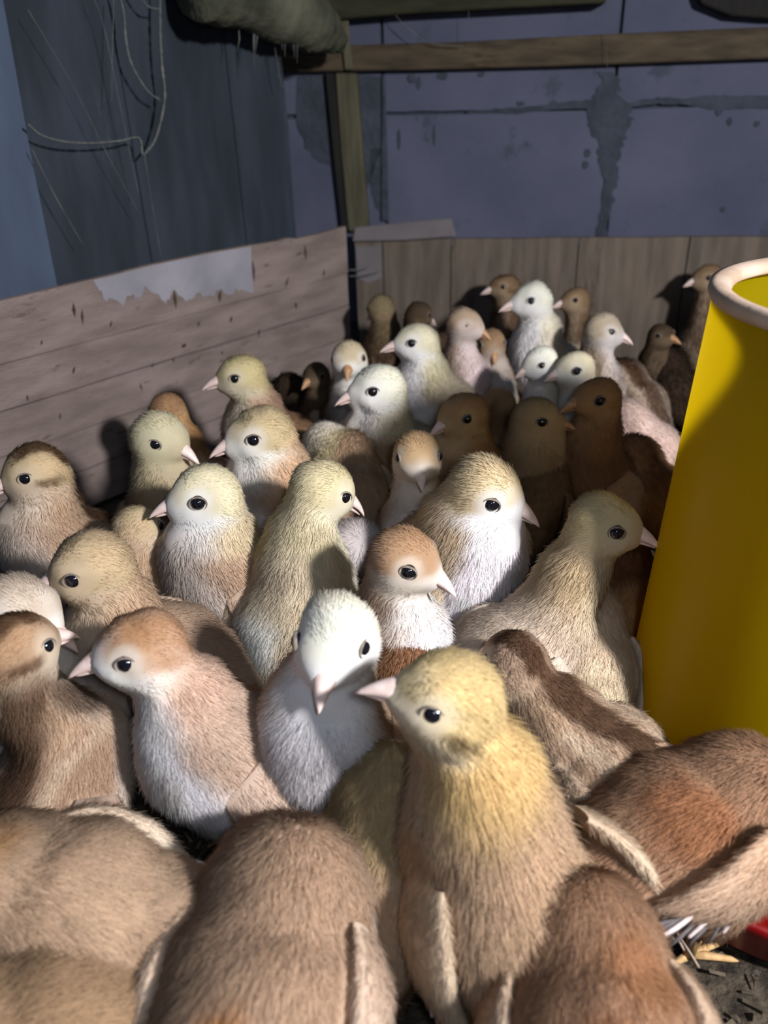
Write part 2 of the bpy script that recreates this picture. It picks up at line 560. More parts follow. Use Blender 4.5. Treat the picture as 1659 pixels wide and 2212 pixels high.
mesh_obj('binding_ring', V, Fq, M_web, root)
for k in range(9):
    a, b = random.uniform(500, 720), random.uniform(60, 90)
    L = random.uniform(15, 60)
    z = .90
    V, Fq = tube([P(a, b - 30, z) - c0, P(a + random.uniform(-3, 3), b, z) - c0, P(a + random.uniform(-5, 5), b + L, z) - c0], [.0006, .0006, .0002], 5)
    mesh_obj('loose_thread', V, Fq, M_web, root)


# ---- cobweb strings
def smooth_path(pts, n=24):
    pts = [np.array(p, float) for p in pts]
    ext = [2 * pts[0] - pts[1]] + pts + [2 * pts[-1] - pts[-2]]
    out = []
    for i in range(1, len(ext) - 2):
        for t in np.linspace(0, 1, n, endpoint=False):
            p0, p1, p2, p3 = ext[i - 1:i + 3]
            out.append(.5 * ((2 * p1) + (-p0 + p2) * t + (2 * p0 - 5 * p1 + 4 * p2 - p3) * t * t + (-p0 + 3 * p1 - 3 * p2 + p3) * t ** 3))
    out.append(pts[-1])
    return out


webs = [
    ([(256, -20), (268, 30), (272, 85), (285, 140), (318, 195), (346, 216)], .0013, 'thick dusty cobweb strand, left side of the hanging loop at the upper left'),
    ([(346, -30), (346, 60), (350, 140), (356, 195), (352, 240), (336, 300), (312, 334)], .0016, 'thick dusty cobweb strand hanging down right side of the loop at the upper left'),
    ([(60, 268), (90, 292), (140, 306), (200, 309), (260, 304), (300, 298), (308, 335)], .0012, 'dusty cobweb strand sagging sideways from the daylight-tinted sheet edge'),
    ([(290, -30), (318, 12), (346, 20)], .0011, 'short dusty cobweb strand across the top of the loop'),
    ([(312, 334), (330, 450), (348, 555)], .0004, 'fine cobweb thread dropping from the loop to the left board'),
    ([(68, 320), (120, 425), (180, 530)], .0005, 'fine cobweb thread slanting down from the edge of the daylight-tinted sheet'),
    ([(246, -10), (243, 100), (241, 220)], .0004, 'fine upright cobweb thread left of the loop'),
    ([(60, 20), (160, 190), (230, 330), (300, 460)], .00035, 'long fine cobweb thread slanting over the dark sheet'),
    ([(200, -10), (225, 60), (260, 230), (300, 420)], .00035, 'second fine slanting cobweb thread near the middle of the dark sheet'),
    ([(1012, -10), (1013, 90)], .0004, 'fine cobweb thread hanging before the brown batten, middle'),
    ([(1310, 60), (1312, 150)], .0004, 'fine cobweb thread hanging before the brown batten, right'),
    ([(848, 25), (880, 60), (930, 92), (1000, 100)], .0006, 'curved cobweb strand draped on the brown batten'),
    ([(700, -10), (600, 60), (602, 150), (610, 190)], .0006, 'cobweb strand hanging from the sacking bundle to the batten end'),
]
for path, r, lab in webs:
    ps = smooth_path(path, 10)
    z0 = 0.60
    out = []
    for q in ps:
        # hang them a little in front of the surface behind
        fr = WL if q[0] < 620 else WB
        r_ = ray(q[0], q[1])
        p0, u, n_ = fr
        t = np.dot(p0 + n_ * 0.026 - CAM, n_) / np.dot(r_, n_)
        out.append(CAM + r_ * t)
    rad = [r * .62 * random.uniform(.6, 1.5) for _ in out]
    V, Fq = tube(out, rad, 5)
    o = mesh_obj('cobweb_strand', V, Fq, M_web)
    tag(o, lab, 'cobweb')

# ------------------------------------------------------------------ feeder
m = NT('yellow_plastic')
m.b.inputs['Base Color'].default_value = (*lin((205, 180, 4)), 1)
m.b.inputs['Roughness'].default_value = 0.42
m.b.inputs['Specular IOR Level'].default_value = 0.3
tl = m.n('ShaderNodeBsdfTranslucent')
tl.inputs[0].default_value = (*lin((222, 204, 10)), 1)
mx = m.n('ShaderNodeMixShader')
mx.inputs[0].default_value = 0.75
no = m.n('ShaderNodeTexNoise', Scale=14, Detail=5)
tc = m.n('ShaderNodeTexCoord')
m.l(tc.outputs['Object'], no.inputs['Vector'])
cr = m.n('ShaderNodeValToRGB')
cr.color_ramp.elements[0].color = (*lin((176, 160, 6)), 1)
cr.color_ramp.elements[1].color = (*lin((200, 184, 8)), 1)
m.l(no.outputs[0], cr.inputs[0])
m.l(cr.outputs[0], m.b.inputs['Base Color'])
m.l(m.b.outputs[0], mx.inputs[1])
m.l(tl.outputs[0], mx.inputs[2])
m.l(mx.outputs[0], m.out.inputs[0])
M_yel = m.m
M_rim = noise_mat('worn_rim', (178, 154, 134), (206, 186, 172), 40, 4, 0.6)
M_red = noise_mat('red_plastic', (112, 8, 10), (132, 12, 14), 20, 4, 0.4)
FC = np.array([0.214, 0.302, 0.0])
fd = empty('poultry_feeder', FC)
tag(fd, 'tall yellow plastic tube feeder with red pan at the right edge', 'feeder')
FT = 0.256
rt, rbm = 0.0765, 0.0855
wth = 0.0018
prof = [(rbm + .004, .022), (rbm + .001, .030), (rbm, .045), (rt, FT - .012), (rt, FT - .004), (rt - wth, FT - .004), (rbm - wth, .045), (rbm, .030), (rbm + .002, .022)]
V, Fq = lathe(prof, 96, True)
mesh_obj('hopper', V, Fq, M_yel, fd)
prof = [(rt + .0006, FT - .006), (rt + .0022, FT - .003), (rt + .0018, FT), (rt - .001, FT + .0008), (rt - .0055, FT - .0005), (rt - .0075, FT - .004), (rt - .005, FT - .006)]
V, Fq = lathe(prof, 96, True)
o = mesh_obj('rim', V, Fq, M_rim, fd)
o['label'] = 'dusty whitish rolled rim'
prof = [(.001, .004), (.116, .004), (.125, .010), (.129, .026), (.132, .033), (.1345, .035), (.1355, .031), (.1325, .024), (.1285, .008), (.119, .0005), (.001, .0005)]
V, Fq = lathe(prof, 96)
mesh_obj('pan', V, Fq, M_red, fd)
prof = [(rbm + .002, .034), (.094, .040), (.105, .041), (.106, .0385), (.094, .036), (rbm + .002, .030)]
V, Fq = lathe(prof, 96, True)
mesh_obj('base_ring', V, Fq, M_yel, fd)

# ------------------------------------------------------------------ chicks
def surface_nets(f, lo, h):
    nx, ny, nz = f.shape
    s = f < 0
    c = np.zeros((nx - 1, ny - 1, nz - 1), int)
    for i in (0, 1):
        for j in (0, 1):
            for k in (0, 1):
                c += s[i:nx - 1 + i, j:ny - 1 + j, k:nz - 1 + k]
    act = (c > 0) & (c < 8)
    idx = -np.ones(act.shape, int)
    ii = np.argwhere(act)
    idx[tuple(ii.T)] = np.arange(len(ii))
    acc = np.zeros((len(ii), 3))
    cnt = np.zeros(len(ii))
    cor = [(i, j, k) for i in (0, 1) for j in (0, 1) for k in (0, 1)]
    for a in cor:
        for ax in range(3):
            if a[ax] == 1:
                continue
            b = list(a)
            b[ax] = 1
            fa = f[ii[:, 0] + a[0], ii[:, 1] + a[1], ii[:, 2] + a[2]]
            fb = f[ii[:, 0] + b[0], ii[:, 1] + b[1], ii[:, 2] + b[2]]
            m_ = (fa < 0) != (fb < 0)
            t = np.where(m_, fa / np.where(m_, fa - fb, 1), 0)
            p = ii + np.array(a)
            p = p.astype(float)
            p[:, ax] += t
            acc += p * m_[:, None]
            cnt += m_
    V = lo + acc / cnt[:, None] * h
    Fs = []
    for ax in range(3):
        sh = [slice(None)] * 3
        a = [slice(None)] * 3
        b = [slice(None)] * 3
        a[ax] = slice(0, -1)
        b[ax] = slice(1, None)
        m_ = s[tuple(a)] != s[tuple(b)]
        e = np.argwhere(m_)
        o1, o2 = [q for q in range(3) if q != ax]
        ok = (e[:, o1] > 0) & (e[:, o2] > 0) & (e[:, o1] < f.shape[o1] - 1) & (e[:, o2] < f.shape[o2] - 1)
        e = e[ok]
        flip = s[tuple(a)][tuple(e.T)]
        q = []
        for d1, d2 in ((0, 0), (1, 0), (1, 1), (0, 1)):
            g = e.copy()
            g[:, o1] -= d1
            g[:, o2] -= d2
            q.append(idx[tuple(g.T)])
        q = np.stack(q, 1)
        if ax == 1:
            flip = ~flip
        q[~flip] = q[~flip][:, ::-1]
        Fs.append(q)
    Fs = np.concatenate(Fs)
    vol = np.sum(V[Fs[:, 0]] * np.cross(V[Fs[:, 1]], V[Fs[:, 2]])) + np.sum(V[Fs[:, 0]] * np.cross(V[Fs[:, 2]], V[Fs[:, 3]]))
    return V, Fs if vol > 0 else Fs[:, ::-1]


def cap(p, a, b, ra, rb):
    ab = b - a
    t = np.clip(((p - a) @ ab) / (ab @ ab + 1e-12), 0, 1)
    return np.linalg.norm(p - (a + t[:, None] * ab), axis=1) - (ra + (rb - ra) * t)


def smin(a, b, k):
    h = np.clip(.5 + .5 * (b - a) / k, 0, 1)
    return b + (a - b) * h - k * h * (1 - h)


def wob(p, sc, seed):
    r = np.random.default_rng(seed)
    out = np.zeros(len(p))
    for i in range(7):
        d = r.normal(size=3) * sc * (1.5 ** (i / 2))
        out += np.sin(p @ d + r.uniform(0, 6.28)) / (1 + .25 * i)
    return out / 2.6


def sstep(a, b, x):
    t = np.clip((x - a) / (b - a), 0, 1)
    return t * t * (3 - 2 * t)


COATS = {
    #            crown            face             nape             back             breast           wing
    'white':  ((236, 236, 214), (232, 238, 244), (228, 224, 196), (206, 192, 160), (222, 222, 228), (216, 206, 190)),
    'cream':  ((226, 214, 168), (232, 234, 224), (214, 196, 158), (196, 170, 132), (220, 214, 208), (210, 192, 164)),
    'butter': ((222, 210, 150), (226, 220, 184), (214, 198, 138), (196, 178, 134), (224, 222, 200), (206, 190, 156)),
    'tan':    ((206, 170, 118), (222, 202, 168), (200, 162, 122), (192, 156, 124), (212, 194, 176), (206, 178, 150)),
    'rust':   ((188, 128, 74), (232, 232, 222), (192, 140, 100), (194, 154, 124), (228, 230, 240), (206, 174, 152)),
    'orange': ((196, 140, 74), (208, 168, 98), (190, 134, 70), (178, 124, 72), (208, 170, 124), (198, 156, 110)),
    'gold':   ((216, 186, 112), (226, 214, 180), (222, 182, 100), (198, 156, 112), (212, 186, 146), (214, 194, 160)),
    'brown':  ((140, 104, 62), (166, 134, 92), (120, 86, 54), (108, 76, 50), (150, 124, 98), (134, 102, 74)),
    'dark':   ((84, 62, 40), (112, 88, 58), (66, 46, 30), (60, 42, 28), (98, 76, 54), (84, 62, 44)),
    'pink':   ((196, 162, 124), (214, 196, 190), (178, 148, 124), (166, 136, 112), (226, 202, 204), (206, 180, 168)),
    'grey':   ((214, 196, 130), (216, 196, 140), (196, 168, 120), (204, 184, 158), (208, 192, 160), (198, 186, 170)),
    'mottle': ((178, 128, 84), (196, 152, 108), (176, 124, 82), (178, 128, 88), (206, 178, 148), (208, 170, 134)),
}


def soft(c, k=0.40):
    c = np.asarray(c, float)
    g_ = c @ np.array([.3, .55, .15])
    c = c + (np.array([g_ * 1.03, g_ * .99, g_ * .98]) - c) * k
    return np.clip(c * 1.05 + 4, 0, 250)


COATS = {k: [lin(soft(c)) for c in v] for k, v in COATS.items()}


def make_fur_mat(name):
    m = NT(name)
    t = m.t
    at_ = m.n('ShaderNodeAttribute', attribute_name='col')
    an = m.n('ShaderNodeAttribute', attribute_name='nrm')
    hi = m.n('ShaderNodeHairInfo')
    geo = m.n('ShaderNodeNewGeometry')
    mixn = m.n('ShaderNodeMix', data_type='VECTOR')
    mixn.inputs[0].default_value = 0.92
    m.l(geo.outputs['Normal'], mixn.inputs[4])
    m.l(an.outputs['Vector'], mixn.inputs[5])
    nz = m.n('ShaderNodeVectorMath', operation='NORMALIZE')
    m.l(mixn.outputs[1], nz.inputs[0])
    hs = m.n('ShaderNodeHueSaturation')
    mr = m.n('ShaderNodeMapRange')
    mr.inputs['To Min'].default_value = 0.96
    mr.inputs['To Max'].default_value = 1.04
    m.l(hi.outputs['Random'], mr.inputs[0])
    m.l(mr.outputs[0], hs.inputs['Value'])
    m.l(at_.outputs['Color'], hs.inputs['Color'])
    df = m.n('ShaderNodeBsdfDiffuse')
    m.l(hs.outputs[0], df.inputs[0])
    m.l(nz.outputs[0], df.inputs['Normal'])
    tr = m.n('ShaderNodeBsdfTranslucent')
    m.l(hs.outputs[0], tr.inputs[0])
    m.l(nz.outputs[0], tr.inputs['Normal'])
    mx = m.n('ShaderNodeMixShader')
    mx.inputs[0].default_value = 0.26
    m.l(df.outputs[0], mx.inputs[1])
    m.l(tr.outputs[0], mx.inputs[2])
    m.l(mx.outputs[0], m.out.inputs[0])
    t.nodes.remove(m.b)
    return m.m


M_fur = make_fur_mat('chick_down')
m = NT('chick_skin')
at_ = m.n('ShaderNodeAttribute', attribute_name='col')
m.l(at_.outputs['Color'], m.b.inputs['Base Color'])
m.b.inputs['Roughness'].default_value = 0.95
m.b.inputs['Specular IOR Level'].default_value = 0.05
nb = m.n('ShaderNodeTexNoise', Scale=900, Detail=3)
bp = m.n('ShaderNodeBump', Strength=0.3, Distance=.0006)
m.l(nb.outputs[0], bp.inputs['Height'])
m.l(bp.outputs[0], m.b.inputs['Normal'])
M_skin = m.m
M_beak = noise_mat('beak_horn', (226, 200, 192), (240, 220, 216), 300, 3, 0.45, bump=.1, spec=.4)
M_beak_dull = noise_mat('beak_dull', (170, 128, 92), (196, 156, 120), 300, 3, 0.5, bump=.1)
M_leg = noise_mat('leg_skin', (176, 140, 96), (200, 168, 120), 300, 3, 0.6, bump=.2)
m = NT('eye_black')
m.b.inputs['Base Color'].default_value = (.006, .006, .010, 1)
m.b.inputs['Roughness'].default_value = 0.08
m.b.inputs['Specular IOR Level'].default_value = 0.7
M_eye = m.m
M_quill = noise_mat('quill', (214, 196, 196), (234, 222, 224), 200, 3, 0.6)
M_vane = noise_mat('feather_vane', (168, 146, 128), (214, 196, 184), 90, 4, 0.8)
M_vane_dark = noise_mat('feather_vane_dark', (70, 66, 70), (120, 112, 112), 90, 4, 0.8)
M_lid = noise_mat('eye_ring_skin', (110, 100, 94), (146, 136, 126), 300, 3, 0.7)

# shared meshes -----------------------------------------------------------
def me_from(name, V, Fq, mat):
    me = bpy.data.meshes.new(name)
    me.from_pydata([tuple(v) for v in V], [], Fq)
    me.polygons.foreach_set('use_smooth', [True] * len(me.polygons))
    me.materials.append(mat)
    return me


def beak_mesh(name, mat, lower):
    # local x = forward, z = up ; unit metres at scale 1
    V, Fq = [], []
    N, S = 12, 12
    for i in range(N):
        t = i / (N - 1)
        if not lower:
            x = -0.003 + 0.0165 * t
            hw = 0.0052 * (1 - t) ** .85 + 0.00025
            top = 0.0048 * (1 - t) ** .75 + .0002
            bot = -0.0002
            cz = 0.0006 - 0.0030 * t ** 2.4
        else:
            x = -0.003 + 0.0138 * t
            hw = 0.0046 * (1 - t) ** .8 + 0.0002
            top = 0.0001
            bot = -0.0026 * (1 - t) ** .8 - .0002
            cz = -0.0004 - 0.0020 * t ** 2
        for k in range(S):
            a = 2 * math.pi * k / S
            yy = hw * math.cos(a)
            sv = math.sin(a)
            zz = (top * sv if sv > 0 else -bot * sv)
            V.append((x, yy, cz + zz))
    for i in range(N - 1):
        for k in range(S):
            Fq.append((i * S + k, i * S + (k + 1) % S, (i + 1) * S + (k + 1) % S, (i + 1) * S + k))
    Fq.append(tuple(range(S - 1, -1, -1)))
    Fq.append(tuple((N - 1) * S + k for k in range(S)))
    return me_from(name, V, Fq, mat)


ME = {}
for nm, mt in (('pale', M_beak), ('dull', M_beak_dull)):
    ME['beak_' + nm] = beak_mesh('beak', mt, False)
    ME['low_' + nm] = beak_mesh('lower_beak', mt, True)


def uvsphere(r, seg=16, ring=10, sy=1.0):
    V = [(0, 0, r)]
    for i in range(1, ring):
        th = math.pi * i / ring
        for k in range(seg):
            a = 2 * math.pi * k / seg
            V.append((r * math.sin(th) * math.cos(a), r * math.sin(th) * math.sin(a) * sy, r * math.cos(th)))
    V.append((0, 0, -r))
    Fq = [(0, 1 + k, 1 + (k + 1) % seg) for k in range(seg)]
    for i in range(ring - 2):
        for k in range(seg):
            a = 1 + i * seg
            Fq.append((a + k, a + seg + k, a + seg + (k + 1) % seg, a + (k + 1) % seg))
    a = 1 + (ring - 2) * seg
    Fq += [(len(V) - 1, a + (k + 1) % seg, a + k) for k in range(seg)]
    return V, Fq


V, Fq = uvsphere(0.0040)
ME['eye'] = me_from('eye', V, Fq, M_eye)
# eye ring: flattened torus in local xz plane (normal y)
V, Fq = [], []
for i in range(20):
    a = 2 * math.pi * i / 20
    for k in range(8):
        b = 2 * math.pi * k / 8
        R_ = .0040 + .0004 * math.cos(b)
        V.append((R_ * 1.12 * math.cos(a), .0009 * math.sin(b), R_ * .92 * math.sin(a)))
for i in range(20):
    for k in range(8):
        Fq.append((i * 8 + k, ((i + 1) % 20) * 8 + k, ((i + 1) % 20) * 8 + (k + 1) % 8, i * 8 + (k + 1) % 8))
ME['ring'] = me_from('eye_ring', V, Fq, M_lid)
# leg: shank + 3 toes + hind toe, foot at origin, 0.034 tall
prts = [tube([(0, 0, .040), (.001, 0, .020), (-.001, 0, .003)], [.0034, .0022, .0026], 8)]
for a in (-.45, 0, .45, math.pi):
    L = .017 if a < 3 else .008
    c, s_ = math.cos(a), math.sin(a)
    prts.append(tube([(0, 0, .003), (c * L * .5, s_ * L * .5, .0026), (c * L, s_ * L, .0014), (c * (L + .003), s_ * (L + .003), .0004)], [.0022, .0017, .0013, .0003], 6))
V, Fq = merge(*prts)
ME['leg'] = me_from('leg', V, Fq, M_leg)
# feather: quill + vane, along +x, length 1 unit=.026
def feather(mat):
    V, Fq = [], []
    N = 10
    for i in range(N):
        t = i / (N - 1)
        w = .0024 * math.sin(math.pi * min(1, .15 + .85 * t)) ** .6 * (1 if t > .25 else t * 4)
        x = .026 * t
        z = -.0015 * t * t
        V += [(x, -w, z - .0003), (x, 0, z + .0004), (x, w, z - .0003), (x, 0, z - .0006)]
    for i in range(N - 1):
        for k in range(4):
            Fq.append((i * 4 + k, i * 4 + (k + 1) % 4, (i + 1) * 4 + (k + 1) % 4, (i + 1) * 4 + k))
    Fq += [(3, 2, 1, 0), tuple((N - 1) * 4 + k for k in range(4))]
    return me_from('wing_feather', V, Fq, mat)


def quill():
    V, Fq = tube([(0, 0, 0), (.008, 0, .0004), (.016, 0, 0), (.017, 0, 0)], [.0008, .0010, .0008, .0003], 6)
    return me_from('quill', V, Fq, M_quill)


ME['vane'] = feather(M_vane)
ME['vane_dark'] = feather(M_vane_dark)
ME['quill'] = quill()


def link(name, me, parent, mat4):
    o = bpy.data.objects.new(name, me)
    COL.objects.link(o)
    o.parent = parent
    o.matrix_local = mat4
    return o


def mat4(x, y, z, loc, s=1.0):
    return Matrix(((x[0] * s, y[0] * s, z[0] * s, loc[0]), (x[1] * s, y[1] * s, z[1] * s, loc[1]), (x[2] * s, y[2] * s, z[2] * s, loc[2]), (0, 0, 0, 1)))


UPW = np.array([0, 0, 1.0])


def tri_sample(V, Fq, N):
    T = np.concatenate([Fq[:, [0, 1, 2]], Fq[:, [0, 2, 3]]]) if Fq.shape[1] == 4 else Fq
    A, B, C = V[T[:, 0]], V[T[:, 1]], V[T[:, 2]]
    cr_ = np.cross(B - A, C - A)
    ar = np.linalg.norm(cr_, axis=1)
    i = rng.choice(len(T), N, p=ar / ar.sum())
    u, v = rng.random(N), rng.random(N)
    f = u + v > 1
    u[f], v[f] = 1 - u[f], 1 - v[f]
    return A[i] + (B[i] - A[i]) * u[:, None] + (C[i] - A[i]) * v[:, None], i % len(Fq) if Fq.shape[1] == 4 else i, ar.sum() / 2


def vnormals(V, Fq):
    A, B, C = V[Fq[:, 0]], V[Fq[:, 1]], V[Fq[:, 2]]
    n_ = np.cross(B - A, C - A)
    out = np.zeros_like(V)
    for k in range(Fq.shape[1]):
        np.add.at(out, Fq[:, k], n_)
    return out / (np.linalg.norm(out, axis=1)[:, None] + 1e-12)


def hair_obj(name, parent, root_p, nor, flow, L, rad, col, lift=0.36, npt=4):
    """down as real curves growing from the skin"""
    N = len(root_p)
    ts = np.linspace(0, 1, npt)
    jit = rng.normal(size=(N, 3)) * .15
    clump = np.stack([wob(root_p, 230, 11), wob(root_p, 230, 12), wob(root_p, 230, 13)], 1) * .15
    d0 = nor * lift + flow * (1 - lift) + jit * .6 + clump * .5
    d0 /= np.linalg.norm(d0, axis=1)[:, None]
    d1 = nor * (lift * .35) + flow + jit + clump
    d1 /= np.linalg.norm(d1, axis=1)[:, None]
    Lx = (L * rng.uniform(.65, 1.15, N))[:, None]
    pos = np.zeros((N, npt, 3), np.float32)
    for i, t in enumerate(ts):
        pos[:, i] = root_p - nor * .0006 + Lx * (d0 * (t - .5 * t * t) + d1 * (.5 * t * t))
    cu = bpy.data.hair_curves.new(name)
    cu.add_curves([npt] * N)
    cu.attributes['position'].data.foreach_set('vector', pos.ravel()) if 'position' in cu.attributes else cu.points.foreach_set('position', pos.ravel())
    ra = cu.attributes.get('radius') or cu.attributes.new('radius', 'FLOAT', 'POINT')
    rr_ = np.broadcast_to(rad * np.array([1, .95, .7, .2] if npt == 4 else np.linspace(1, .2, npt)), (N, npt)).astype(np.float32)
    ra.data.foreach_set('value', np.ascontiguousarray(rr_).ravel())
    a = cu.attributes.new('col', 'FLOAT_COLOR', 'CURVE')
    a.data.foreach_set('color', np.concatenate([col, np.ones((N, 1))], 1).astype(np.float32).ravel())
    a = cu.attributes.new('nrm', 'FLOAT_VECTOR', 'CURVE')
    a.data.foreach_set('vector', nor.astype(np.float32).ravel())
    cu.materials.append(M_fur)
    o = bpy.data.objects.new(name, cu)
    COL.objects.link(o)
    o.parent = parent
    o['kind'] = 'stuff'
    return o


INFO = []


def chick(label, coat='tan', head=None, z=None, d=None, body=None, look=(-1, 0, .2), yaw=180, pitch=32, reach=0.028, s=None,
          hoff=None, hh=None, bh=0.064, beak='pale', stripes=0, accent=None, wing_up=0.0, feathers=0, fluff=1.0, cols=None, tilt=0.0, patch=None, spread=0.0, group='buff and cream chicks crowded in the brooder', neck=1.0, eyestripe=0.0, bshift=(0, 0), zrot=0.0):
    seed = len(INFO) + 3
    ya = math.radians(yaw)
    fw = np.array([math.cos(ya), math.sin(ya), 0.0])
    sd = np.array([-math.sin(ya), math.cos(ya), 0.0])  # left side
    if body is None:
        Hc = unproj(head[0], head[1], z)
        if s is None:
            s = min(1.12, max(0.74, d * z / 59.8))
        Bc = np.array([Hc[0], Hc[1], bh * s]) - fw * reach * s + np.array([bshift[0], bshift[1], 0])
    else:
        s = s or 1.0
        Bc = at_height(body[0], body[1], bh * s)
        if hoff is None:
            hoff = (0.040, 0, 0.045)
        Hc = Bc + (fw * hoff[0] + sd * hoff[1] + UPW * hoff[2]) * s
    base = np.array([Bc[0], Bc[1], 0.0])
    INFO.append((label[:42], base, Bc, Hc, s))
    C = COATS[coat]
    if cols:
        C = list(C)
        for k_, v_ in cols.items():
            C[('crown', 'face', 'nape', 'back', 'breast', 'wing').index(k_)] = lin(soft(v_))
    pr = math.radians(pitch)
    ax = fw * math.cos(pr) + UPW * math.sin(pr)       # body axis (tail -> chest)
    dors = np.cross(sd, ax) * -1
    if dors[2] < 0:
        dors = -dors
    L = nrm(RT * look[0] + UP * look[1] - FWD * look[2])
    hu = UPW - L * np.dot(UPW, L)
    if np.linalg.norm(hu) < .2:
        hu = UP
        hu = hu - L * np.dot(hu, L)
    hu = nrm(hu)
    hs_ = np.cross(hu, L)
    if tilt:
        hu, hs_ = hu * math.cos(tilt) + hs_ * math.sin(tilt), hs_ * math.cos(tilt) - hu * math.sin(tilt)
    B = Bc - base
    Hh = Hc - base
    chest = B + ax * .022 * s
    rump = B - ax * .026 * s
    tail = B - ax * .054 * s + dors * .006 * s
    nst = chest + ax * .006 * s + UPW * .010 * s
    nend = Hh - L * .003 * s - hu * .006 * s
    mid = (nst + nend) / 2 - L * .003 * s
    dist = np.linalg.norm(nend - nst)
    nk = neck
    prims = [
        (rump, B, .0235 * s, .0315 * s), (B, chest, .0315 * s, .028 * s), (tail, rump, .006 * s, .0235 * s),
        (chest, nst, .028 * s, .0245 * s), (nst, mid, .0230 * s, .0168 * s * nk), (mid, nend, .0168 * s * nk, .0134 * s),
        (nend, Hh, .0134 * s, .0146 * s), (Hh - L * .003 * s + hu * .001 * s, Hh + L * .004 * s, .0148 * s, .0136 * s),
        (Hh - hu * .001 * s, Hh + L * .0150 * s - hu * .0034 * s, .0118 * s, .0058 * s),
    ]
    for q in (-1, 1):   # thighs and cheeks
        prims.append((B + sd * q * .016 * s - UPW * .008 * s, B + sd * q * .016 * s - UPW * .030 * s + fw * .004 * s, .015 * s, .007 * s))
        prims.append((Hh + hs_ * q * .006 * s - hu * .004 * s, Hh + hs_ * q * .005 * s - hu * .004 * s + L * .004 * s, .0088 * s, .0074 * s))
    near = Hc if body is None else Bc
    zc = float(np.dot(near - CAM, FWD))
    g = 0.0024 if zc < .4 else 0.0030
    ptsA = np.array([p[0] for p in prims] + [p[1] for p in prims])
    lo = ptsA.min(0) - .036 * s
    hi = ptsA.max(0) + .036 * s
    lo[2] = max(lo[2], 0.004 * s)
    nn_ = np.ceil((hi - lo) / g).astype(int) + 1
    G = np.stack(np.meshgrid(*[lo[i] + g * np.arange(nn_[i]) for i in range(3)], indexing='ij'), -1).reshape(-1, 3)
    f = None
    for a, b, ra_, rb_ in prims:
        dd = cap(G, a, b, ra_, rb_)
        f = dd if f is None else smin(f, dd, .007 * s)
    f -= wob(G, 90, seed) * .0012 * s
    V, Fq = surface_nets(f.reshape(nn_), lo, g)

    def colour(p, nr=None):
        hd = (p - Hh) / s
        hx, hy, hz = hd @ L, hd @ hs_, hd @ hu
        bd = (p - B) / s
        by, bz, bx = bd @ sd, bd @ dors, bd @ ax
        dH = np.linalg.norm(hd, axis=1)
        # along-neck parameter
        ab = nst - nend
        tn = np.clip(((p - nend) @ ab) / (ab @ ab + 1e-9), 0, 1)
        nz1 = wob(p, 120 / s, seed + 50)
        nz2 = wob(p, 320 / s, seed + 60)
        crown, face, nape, back, breast, wing_ = C
        # body: dorsal vs ventral
        front = bd @ fw
        ven = sstep(-.006, .014, -bz + front * .55 - .008 + nz1 * .004)
        c = back + (breast - back) * ven[:, None]
        # neck: nape vs throat
        throat = sstep(-.2, .5, ((p - (nend + (nst - nend) * tn[:, None])) @ nrm(fw + L * 1.2 - hu * .2)) / (.018 * s) + nz1 * .15)
        neckc = nape + (breast * .55 + face * .45 - nape) * throat[:, None]
        wn = sstep(1.0, .55, tn + nz1 * .08) * sstep(.05, .03, dH * .35 + .005)
        wn = sstep(.95, .45, tn + nz1 * .08)
        c = c + (neckc - c) * wn[:, None]
        # head
        wh = sstep(.024, .016, dH + nz1 * .002)
        fc = sstep(.0, .0065, -(hz - .0015) + hx * .28 + nz1 * .0015)
        hc = crown + (face - crown) * fc[:, None]
        # crown patch running to the beak root
        c = c + (hc - c) * wh[:, None]
        eyer = np.minimum(np.linalg.norm(hd - (eloc(1) - Hh) / s, axis=1), np.linalg.norm(hd - (eloc(-1) - Hh) / s, axis=1))
        er = sstep(.0095, .0055, eyer)[:, None] * .55
        c = c + (face - c) * er
        # ear spot
        if accent is not None:
            acc, amt, bx0 = accent
            w_ = sstep(.018, .006, np.abs(bx - bx0)) * sstep(-.004, .012, bz) * amt * (0.6 + .4 * nz1)
            c = c + (lin(acc) - c) * np.clip(w_, 0, 1)[:, None]
        if patch is not None:
            for pc, (px_, py_, pz_), pr_, amt in patch:
                q_ = B + (fw * px_ + sd * py_ + UPW * pz_) * s
                w_ = sstep(pr_ * s, pr_ * s * .45, np.linalg.norm(p - q_, axis=1) + nz1 * .003) * amt
                c = c + (lin(pc) - c) * w_[:, None]
        if stripes or eyestripe:
            dk = lin((72, 44, 26))
            pl = lin((226, 208, 186))
            # crown stripe, eye stripe, back stripes
            st = sstep(.0088, .0055, np.abs(hy) + nz2 * .0015) * sstep(.002, .006, hz + tn * .02) * sstep(.016, .006, hx)
            es = sstep(.0032, .0014, np.abs(hz - .0005 - hx * .15) + nz2 * .0008) * sstep(.005, -.001, hx) * sstep(-.016, -.008, hx) * sstep(.005, .008, np.abs(hy)) * wh
            mb = sstep(.012, .007, np.abs(by) + nz1 * .003) * sstep(.008, .014, bz) * (1 - wh)
            pb = sstep(.0045, .002, np.abs(np.abs(by) - .016) + nz1 * .001) * sstep(.002, .01, bz) * (1 - wh) * (tn > .8)
            c = c + (dk - c) * (np.clip((st + mb) * stripes + es * max(stripes, eyestripe), 0, 1) * .88)[:, None]
            c = c + (pl - c) * (np.clip(pb, 0, 1) * .7 * stripes)[:, None]
        c = c * (1 + .05 * nz2[:, None] + .05 * nz1[:, None])
        return np.clip(c, .003, .95)

    def eloc(q):
        return Hh + (L * .0058 + hu * .0036 + hs_ * q * .0124) * s

    root = empty('chick', base)
    tag(root, label, 'chick', group)
    Vn = vnormals(V, Fq)
